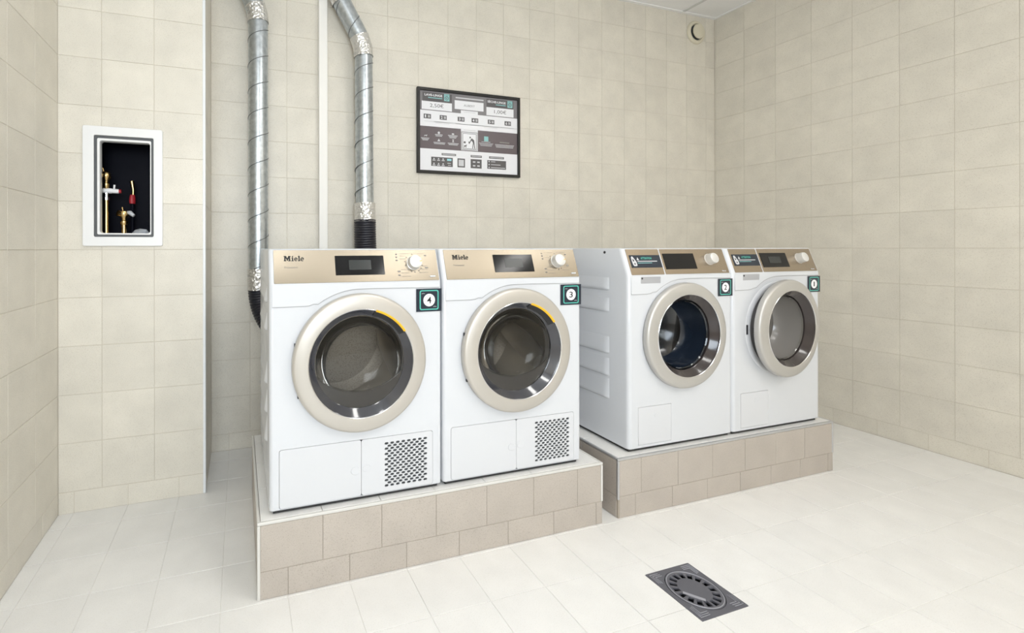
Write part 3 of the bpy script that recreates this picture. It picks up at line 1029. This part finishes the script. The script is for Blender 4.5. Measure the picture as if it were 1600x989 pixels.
tape(t, [loc((x, cy, .872)), loc((x, cy, .925)), loc((x, cy, .985))], .0575)
hose(t, bezier(loc((x + .003, cy, .885)), loc((x + .003, cy, .62)), loc((.33, 2.30, .58)), loc((.38, YM + .66, .46)), 60), .0575)

# duct behind dryer 3
t = thing('ventilation_duct', 'galvanised spiral duct with a slanted offset bend, right of the white trunking', 'duct', (0.68, cy, 1.0), 'spiral ventilation ducts on the back wall')
o = Vector(t.location)
x = 0.6775
link('pipe', sweep([loc((x + .006, cy, 1.31)), loc((x, cy, 2.22))], .0515, 48, False), 'galvanised', t, smooth=50)
link('spiral_seam', spiral(x + .002 - o.x, 0, 1.36 - o.z, 2.20 - o.z, .0520, .137, 1.0), 'seam_grey', t, smooth=60)
link('offset_bend', sweep([loc((x, cy, 2.19)), loc((x - .006, cy, 2.25)), loc((x - .030, cy, 2.31)), loc((x - .125, cy, 2.475)), loc((x - .150, cy, 2.53)), loc((x - .155, cy, 2.58)), loc((x - .155, cy, ZC - .004))], .0515, 48, False), 'galvanised', t, smooth=50)
bx = [(x - .030 - .095 * k, cy, 2.31 + .165 * k) for k in (.0, 1.0)]
pts = []
for i in range(41):
    k = i / 40
    a = 2 * PI * k * 1.35 + 2.0
    c = Vector(bx[0]).lerp(Vector(bx[1]), k)
    pts.append(loc(c + Vector((.0517 * math.cos(a) * .87, .0517 * math.sin(a), .0517 * math.cos(a) * .5))))
link('spiral_seam', sweep(pts, .0024, 6), 'seam_grey', t, smooth=60)
tape(t, [loc((x, cy, 2.185)), loc((x - .005, cy, 2.24)), loc((x - .026, cy, 2.30))], .0550)
tape(t, [loc((x - .128, cy, 2.478)), loc((x - .150, cy, 2.53)), loc((x - .155, cy, 2.585))], .0550)
tape(t, [loc((x + .007, cy, 1.245)), loc((x + .007, cy, 1.30)), loc((x + .006, cy, 1.352))], .0600)
hose(t, bezier(loc((x + .007, cy, 1.255)), loc((x + .007, cy, .60)), loc((.80, 2.36, .60)), loc((.95, YM + .68, .47)), 60), .0630)

# white trunking
tk = link('cable_trunking', box(-.0245, .0245, -.035, 0, 0, ZC - .09 - .01, .003), 'trunking')
tk.location = (.4535, YB - .001, .0894)
tk['label'] = 'straight white vertical trunking on the back wall between the two spiral ducts'
tk['category'] = 'trunking'

# ------------------------------------------------------------------ niche with valves
t = thing('valve_hatch', 'white framed open hatch in the pillar with a dark blue inside', 'hatch', (-.4705, YP, 1.3545))
ox, oz = -.4705, 1.3545
lo_ = lambda pts: [(a - ox, b - oz) for a, b in pts]
link('hatch_frame', plate([lo_(rrect(-.624, -.321, 1.104, 1.606, .008)), lo_(rrect(-.583, -.357, 1.143, 1.568, .006))], -.011, -.0005, .002), 'hatch_white', t)
link('gasket', plate([lo_(rrect(-.5825, -.3575, 1.1435, 1.5675, .006)), lo_(rrect(-.571, -.367, 1.153, 1.556, .006))], -.004, .03), 'gasket', t, label='dark grey rubber seal')
link('inner_lip', plate([lo_(rrect(-.5715, -.3665, 1.1525, 1.5565, .006)), lo_(rrect(-.562, -.371, 1.159, 1.547, .010))], -.0075, .03, .0015), 'hatch_white', t)
bx0, bx1, bz0, bz1 = NB[0] + .002 - ox, NB[1] - .002 - ox, NB[2] + .002 - oz, NB[3] - .002 - oz
V = [(bx0, .012, bz0), (bx1, .012, bz0), (bx1, .012, bz1), (bx0, .012, bz1), (bx0, .20, bz0), (bx1, .20, bz0), (bx1, .20, bz1), (bx0, .20, bz1)]
F = [(4, 5, 6, 7), (0, 1, 5, 4), (1, 2, 6, 5), (2, 3, 7, 6), (3, 0, 4, 7)]
link('box', mesh(V, F), 'niche_navy', t, label='dark navy box')

def zl(prof, seg=24):
    me = lathe(prof, seg)
    me.transform(Matrix.Rotation(PI / 2, 4, 'X'))
    return me                                    # (radius, height) turned about Z

yv = YP + .085
zf = NB[2] + .0025
t = thing('water_pipe', 'tall brass water pipe with a white handwheel valve inside the hatch', 'pipe', (-.561, yv, zf), 'brass pipes in the hatch')
h = lambda z: z - zf
link('pipe', zl([(0, 0), (.0105, 0), (.0105, h(1.312)), (0, h(1.312))]), 'brass', t, smooth=40)
link('nut', zl([(0, h(1.306)), (.0135, h(1.306)), (.0135, h(1.318)), (.010, h(1.321)), (.010, h(1.328)), (.012, h(1.331)), (.012, h(1.337)), (0, h(1.337))], 6 * 2), 'chrome', t, smooth=20)
me = sweep([(-.026, 0, h(1.347)), (-.012, 0, h(1.347)), (-.01, 0, h(1.347)), (.02, 0, h(1.347)), (.022, 0, h(1.347)), (.046, 0, h(1.346)), (.05, 0, h(1.346))], [.009, .009, .0115, .0115, .010, .010, .008], 16)
link('handwheel', me, 'print_white', t, smooth=40)
link('handwheel_stem', sweep([(.03, 0, h(1.352)), (.032, 0, h(1.374))], .004, 10), 'print_white', t)
link('red_cap', sweep([(.05, 0, h(1.346)), (.058, 0, h(1.346))], .0085, 14), 'red_plastic', t, smooth=40, label='small red cap')
vb = link('valve_body', zl([(0, h(1.357)), (.010, h(1.357)), (.013, h(1.366)), (.013, h(1.378)), (.009, h(1.382)), (.0095, h(1.392)), (.017, h(1.402)), (.0195, h(1.412)), (.017, h(1.424)), (.010, h(1.432)), (0, h(1.435))], 20), 'brass', t, smooth=40)
link('valve_spout', sweep([(0, 0, h(1.413)), (-.022, -.012, h(1.414)), (-.028, -.016, h(1.416))], [.011, .012, .015], 14), 'brass', vb, smooth=40)
link('valve_lever', sweep([(-.010, 0, h(1.430)), (-.014, -.002, h(1.447))], .004, 8), 'brass', vb)

t = thing('water_pipe', 'short brass water pipe with a grey lever valve inside the hatch', 'pipe', (-.4915, yv, zf), 'brass pipes in the hatch')
link('pipe', zl([(0, 0), (.0105, 0), (.0105, h(1.205)), (0, h(1.205))]), 'brass', t, smooth=40)
vb = link('valve_body', zl([(0, h(1.198)), (.014, h(1.198)), (.0155, h(1.204)), (.0155, h(1.214)), (.0105, h(1.218)), (.0115, h(1.228)), (.0185, h(1.238)), (.020, h(1.248)), (.017, h(1.258)), (.008, h(1.263)), (0, h(1.263))], 20), 'brass', t, smooth=40)
link('valve_spout', sweep([(0, 0, h(1.245)), (-.016, -.012, h(1.247)), (-.022, -.016, h(1.249))], [.011, .012, .0145], 14), 'brass', vb, smooth=40)
link('valve_lever', sweep([(-.004, 0, h(1.258)), (-.008, 0, h(1.276))], .0035, 8), 'brass', vb)
link('lever_handle', sweep([(.012, -.002, h(1.254)), (.026, -.010, h(1.252)), (.042, -.014, h(1.238))], [.006, .010, .007], 12), 'grey_valve', t, smooth=50, label='pale grey lever handle')

t = thing('water_valve', 'small red handled valve with a brass stub at the back of the hatch', 'valve', (-.470, YP + .14, zf))
link('pipe', zl([(0, 0), (.008, 0), (.008, h(1.30)), (0, h(1.30))]), 'niche_navy', t, smooth=40)
link('red_grip', zl([(0, h(1.295)), (.012, h(1.298)), (.0135, h(1.31)), (.0125, h(1.325)), (.010, h(1.338)), (0, h(1.340))], 10), 'red_plastic', t, smooth=30, label='red valve grip')
link('stub', sweep([(.003, 0, h(1.335)), (.004, 0, h(1.36)), (-.002, 0, h(1.40))], [.006, .008, .010], 12), 'brass', t, smooth=40)

me = sweep([(-.034, 0, .026), (-.02, .004, .027), (0, -.004, .030), (.02, .003, .028), (.036, 0, .022)], [.008, .022, .026, .024, .010], 12, True, .14)
w = link('plastic_wrap', me, 'grey_valve')
w.location = (-.432, yv + .03, zf)
w['label'] = 'crumpled grey wrapping lying in the bottom of the hatch'
w['category'] = 'wrapping'

# ------------------------------------------------------------------ air valve
t = thing('air_valve', 'round cream air valve high in the corner of the back wall', 'vent', (3.343, YB, 2.742))
link('rim', lathe([(.088, 0), (.088, -.006), (.084, -.012), (.074, -.016), (.064, -.014), (.058, -.002), (.056, .0)], 56), 'cream', t, smooth=50)
link('throat', lathe([(.0575, -.003), (0, -.003)], 40), 'gasket', t)
link('centre_disc', lathe([(.012, -.002), (.02, -.012), (.050, -.018), (.0545, -.024), (.052, -.030), (.03, -.034), (0, -.035)], 48), 'cream', t, smooth=50)

# ------------------------------------------------------------------ framed poster
px0, px1, pz0, pz1 = 1.036, 1.764, 1.556, 2.081
pcx, pcz = 1.400, 1.8185
t = thing('notice_frame', 'black framed laundry price and instruction notice on the back wall', 'notice', (pcx, YB - .001, pcz))
q = lambda pts: [(a - pcx, b - pcz) for a, b in pts]
fr0 = [(px0, pz0), (px1, pz0), (px1, pz1), (px0, pz1)]
fr1 = [(px0 + .017, pz0 + .017), (px1 - .017, pz0 + .017), (px1 - .017, pz1 - .017), (px0 + .017, pz1 - .017)]
link('frame', plate([q(fr0), q(fr1)], -.022, 0.0, .0015), 'frame_black', t)
sh = link('sheet', plate([q([(px0 + .015, pz0 + .015), (px1 - .015, pz0 + .015), (px1 - .015, pz1 - .015), (px0 + .015, pz1 - .015)])], -.012, -.006), 'poster_white', t)
pr = Print(-.0122)
class Q:
    def rect(s, a, b, c, d, col): pr.rect(a - pcx, b - pcx, c - pcz, d - pcz, col)
    def text(s, w, a, b, c, d, col, bold=0.0): pr.text(w, a - pcx, b - pcx, c - pcz, d - pcz, col, bold)
    def lines(s, a, b, c, d, n, col, h=.45, sh=0.0): pr.lines(a - pcx, b - pcx, c - pcz, d - pcz, n, col, h, sh)
    def disc(s, a, b, r, col, rz=None): pr.disc(a - pcx, b - pcz, r, col, rz, 14)
    def poly(s, pts, col): pr.poly([(a - pcx, b - pcz) for a, b in pts], col)
    def frame(s, a, b, c, d, w, col):
        s.rect(a, b, d - w, d, col); s.rect(a, b, c, c + w, col); s.rect(a, a + w, c + w, d - w, col); s.rect(b - w, b, c + w, d - w, col)
    def ring(s, a, b, ro, ri, col): pr.arc(a - pcx, b - pcz, ro, ri, 0, 360, col, n=14)
k = Q()
ix0, ix1 = px0 + .017, px1 - .017
k.rect(ix0, ix1, 1.944, pz1 - .017, 'poster_grey')
k.rect(ix0, ix1, 1.708, 1.846, 'poster_band')
pr.up()
k.rect(1.072, 1.272, 2.000, 2.055, 'poster_dark'); k.rect(1.518, 1.716, 2.002, 2.055, 'poster_dark')
k.rect(1.067, 1.272, 1.949, 2.001, 'poster_white'); k.rect(1.291, 1.496, 1.969, 2.024, 'poster_white'); k.rect(1.517, 1.719, 1.949, 2.002, 'poster_white')
k.rect(1.334, 1.455, 1.943, 1.964, 'poster_white'); k.rect(1.334, 1.455, 1.830, 1.852, 'poster_white')
k.rect(1.336, 1.455, 1.713, 1.831, 'poster_white')
pr.up()
k.text('LAVE-LINGE', 1.086, 1.206, 2.033, 2.047, 'poster_white', .02)
k.text('SÈCHE-LINGE', 1.525, 1.660, 2.031, 2.049, 'poster_white', .02)
k.rect(1.110, 1.206, 2.021, 2.026, 'poster_teal'); k.rect(1.586, 1.660, 2.019, 2.024, 'poster_teal')
for x0 in (1.218, 1.673):
    k.rect(x0, x0 + .037, 2.011, 2.055, 'poster_teal')
pr.up()
for x0 in (1.218, 1.673):
    k.ring(x0 + .0185, 2.030, .013, .009, 'poster_dark'); k.rect(x0 + .004, x0 + .033, 2.0475, 2.0495, 'poster_dark')
    k.disc(x0 + .0185, 2.030, .004, 'poster_dark')
k.text('2,50€', 1.122, 1.215, 1.962, 1.989, 'poster_dark')
k.text('1,00€', 1.574, 1.664, 1.962, 1.989, 'poster_dark')
k.text('AUBERT', 1.355, 1.433, 1.989, 2.003, 'poster_grey')
k.lines(1.298, 1.496, 2.034, 2.047, 1, 'print_light', .6)
k.lines(1.353, 1.438, 1.951, 1.958, 1, 'print_light', .6); k.lines(1.353, 1.438, 1.838, 1.845, 1, 'print_light', .6)
for n, (a, b) in enumerate(((1.080, 1.129), (1.188, 1.236), (1.312, 1.360), (1.410, 1.458), (1.527, 1.575), (1.651, 1.699))):
    k.rect(a, b, 1.893, 1.921, 'poster_dark')
    pr.up()
    k.text(str(n + 1), a + .008, a + (.020 if n else .016), 1.898, 1.916, 'poster_white', .02)
    k.frame(a + .028, a + .043, 1.899, 1.915, .002, 'print_light')
    k.rect(a + .032, a + .039, 1.903, 1.911, 'print_light')
    pr.up(-1)
for a, b, c, d, n in ((1.085, 1.775, 1.873, 1.880, 1), (1.151, 1.263, 1.866, 1.881, 2), (1.297, 1.377, 1.873, 1.880, 1), (1.395, 1.474, 1.873, 1.881, 1), (1.489, 1.606, 1.864, 1.881, 2), (1.621, 1.723, 1.874, 1.883, 1)):
    k.lines(a, b, c, d, n, 'print_light', .4, .3)
# house rules on the dark band
k.poly([(1.082, 1.782), (1.085, 1.782), (1.087, 1.786), (1.096, 1.786), (1.097, 1.782), (1.100, 1.782), (1.101, 1.788), (1.106, 1.790), (1.101, 1.793), (1.098, 1.790), (1.086, 1.790)], 'print_light')
k.lines(1.062, 1.118, 1.756, 1.775, 3, 'print_light', .5, .5)
k.disc(1.182, 1.810, .008, 'print_light'); k.lines(1.156, 1.208, 1.786, 1.802, 2, 'print_light', .5, .3)
k.disc(1.279, 1.809, .009, 'print_light', .005); k.lines(1.244, 1.312, 1.781, 1.803, 3, 'print_light', .5, .5)
k.poly([(1.172, 1.757), (1.192, 1.757), (1.182, 1.774)], 'print_light'); k.lines(1.146, 1.226, 1.738, 1.753, 2, 'print_light', .5, .15)
k.poly([(1.272, 1.775), (1.288, 1.775), (1.281, 1.767), (1.288, 1.758), (1.272, 1.758), (1.279, 1.767)], 'print_light'); k.lines(1.243, 1.318, 1.738, 1.754, 2, 'print_light', .5, .3)
k.rect(1.500, 1.531, 1.780, 1.811, 'poster_teal')
k.rect(1.481, 1.546, 1.7745, 1.777, 'print_light'); k.lines(1.463, 1.566, 1.747, 1.770, 3, 'print_light', .35, .3)
k.lines(1.614, 1.687, 1.774, 1.785, 1, 'print_grey', .7); k.lines(1.580, 1.722, 1.744, 1.768, 3, 'print_light', .4, .15)
# bin pictogram
k.frame(1.339, 1.452, 1.716, 1.829, .003, 'poster_dark'); k.frame(1.3465, 1.4445, 1.7225, 1.8205, .003, 'poster_dark')
k.disc(1.400, 1.796, .0055, 'poster_dark', .006)
k.poly([(1.409, 1.792), (1.415, 1.790), (1.428, 1.780), (1.430, 1.764), (1.420, 1.764), (1.414, 1.772), (1.408, 1.777)], 'poster_dark')
k.poly([(1.410, 1.790), (1.409, 1.779), (1.401, 1.764), (1.397, 1.768), (1.404, 1.784)], 'poster_dark')
k.poly([(1.420, 1.766), (1.425, 1.766), (1.420, 1.727), (1.414, 1.727)], 'poster_dark')
k.poly([(1.424, 1.766), (1.430, 1.766), (1.435, 1.727), (1.429, 1.727)], 'poster_dark')
k.poly([(1.388, 1.771), (1.400, 1.768), (1.397, 1.756), (1.389, 1.757)], 'poster_dark')
k.disc(1.361, 1.763, .008, 'poster_dark', .007)
k.poly([(1.355, 1.729), (1.359, 1.729), (1.361, 1.736), (1.367, 1.737), (1.368, 1.729), (1.372, 1.729), (1.373, 1.742), (1.378, 1.747), (1.372, 1.749), (1.367, 1.744), (1.357, 1.744)], 'poster_dark')
# bottom blocks
for a, b, c, d in ((1.201, 1.300, 1.672, 1.685), (1.403, 1.483, 1.671, 1.685), (1.536, 1.646, 1.671, 1.685), (1.130, 1.277, 1.602, 1.659), (1.403, 1.482, 1.602, 1.660), (1.523, 1.662, 1.604, 1.660)):
    k.rect(a, b, c, d, 'poster_dark')
k.frame(1.310, 1.363, 1.603, 1.659, .008, 'poster_dark')
pr.up()
k.rect(1.318, 1.355, 1.611, 1.651, 'print_light')
for a, b in ((1.207, 1.294), (1.409, 1.477), (1.542, 1.640)):
    k.rect(a, b, 1.6765, 1.6805, 'print_light')
for i in range(3):
    for j in range(2):
        x0 = 1.149 + .031 * i; z0 = 1.642 - .030 * j
        k.disc(x0, z0 + .006, .005, 'print_light'); k.rect(x0 - .010, x0 + .010, z0 - .006, z0 - .001, 'print_light')
k.rect(1.238, 1.268, 1.639, 1.652, 'poster_cyan'); k.rect(1.240, 1.264, 1.622, 1.626, 'print_light'); k.rect(1.244, 1.266, 1.610, 1.613, 'print_light')
for x0, z0 in ((1.428, 1.642), (1.459, 1.642), (1.428, 1.618), (1.459, 1.618)):
    k.rect(x0 - .009, x0 + .009, z0 - .004, z0 + .004, 'print_light')
for x1_, z0 in ((1.582, 1.651), (1.620, 1.632), (1.655, 1.613)):
    k.rect(1.550, x1_, z0 - .002, z0 + .002, 'print_light'); k.rect(1.532, 1.540, z0 - .004, z0 + .004, 'print_light')
pr.build('notice_print', sh)
me = box(1.279 - pcx, 1.309 - pcx, -.0135, -.0121, 1.597 - pcz, 1.662 - pcz)
link('paper_strip', me, 'print_white', sh, label='blank white paper strip stuck over the print')

# ------------------------------------------------------------------ floor drain
dcx, dcy = (DR[0] + DR[1]) / 2, (DR[2] + DR[3]) / 2
t = thing('floor_drain', 'square grey cast iron floor drain with a round slotted cover', 'drain', (dcx, dcy, 0), rot=(-PI / 2, 0, 0))
hx, hz = (DR[1] - DR[0]) / 2 - .001, (DR[3] - DR[2]) / 2 - .001
rc = .079
link('drain_plate', plate([rrect(-hx, hx, -hz, hz, .004), circle(0, 0, rc + .0015, 64)], -.0015, .006, .0008), 'iron', t)
slots = []
for i in range(16):
    a = 2 * PI * i / 16 + .1
    c, s = math.cos(a), math.sin(a)
    rot = lambda u, v: (u * c - v * s, u * s + v * c)
    slots.append([rot(.047, -.0064), rot(.068, -.0084), rot(.068, .0084), rot(.047, .0064)])
cv = link('drain_cover', plate([circle(0, 0, rc, 64)] + slots, -.0020, .006, .0007), 'iron', t)
link('cover_ring', lathe([(rc - .005, -.0019), (rc - .0042, -.0030), (rc - .0030, -.0030), (rc - .0022, -.0019)], 64), 'iron_light', cv)
link('name_bar', plate([[(-.0535, -.0030), (-.0155, -.0475), (-.0070, -.0405), (-.0450, .0040)]], -.0034, -.0019, .0006), 'iron_light', cv)
n_ = 0
for sx in (-1, 1):
    for sz in (-1, 1):
        for e in range(3):
            a = hx - .008 - e * .006
            b = a - .036 + e * .004
            w_ = .0018
            pts = [(a, b), (a, a), (b, a), (b, a - w_), (a - w_, a - w_), (a - w_, b)]
            pts = [(sx * u, sz * v) for u, v in pts]
            link('corner_rib', plate([pts], -.0028, -.0014), 'iron_light', t)
V = [(-hx, .006, -hz), (hx, .006, -hz), (hx, .006, hz), (-hx, .006, hz), (-hx, .045, -hz), (hx, .045, -hz), (hx, .045, hz), (-hx, .045, hz)]
F = [(4, 5, 6, 7), (0, 1, 5, 4), (1, 2, 6, 5), (2, 3, 7, 6), (3, 0, 4, 7)]
link('drain_pit', mesh(V, F), 'pit', t)
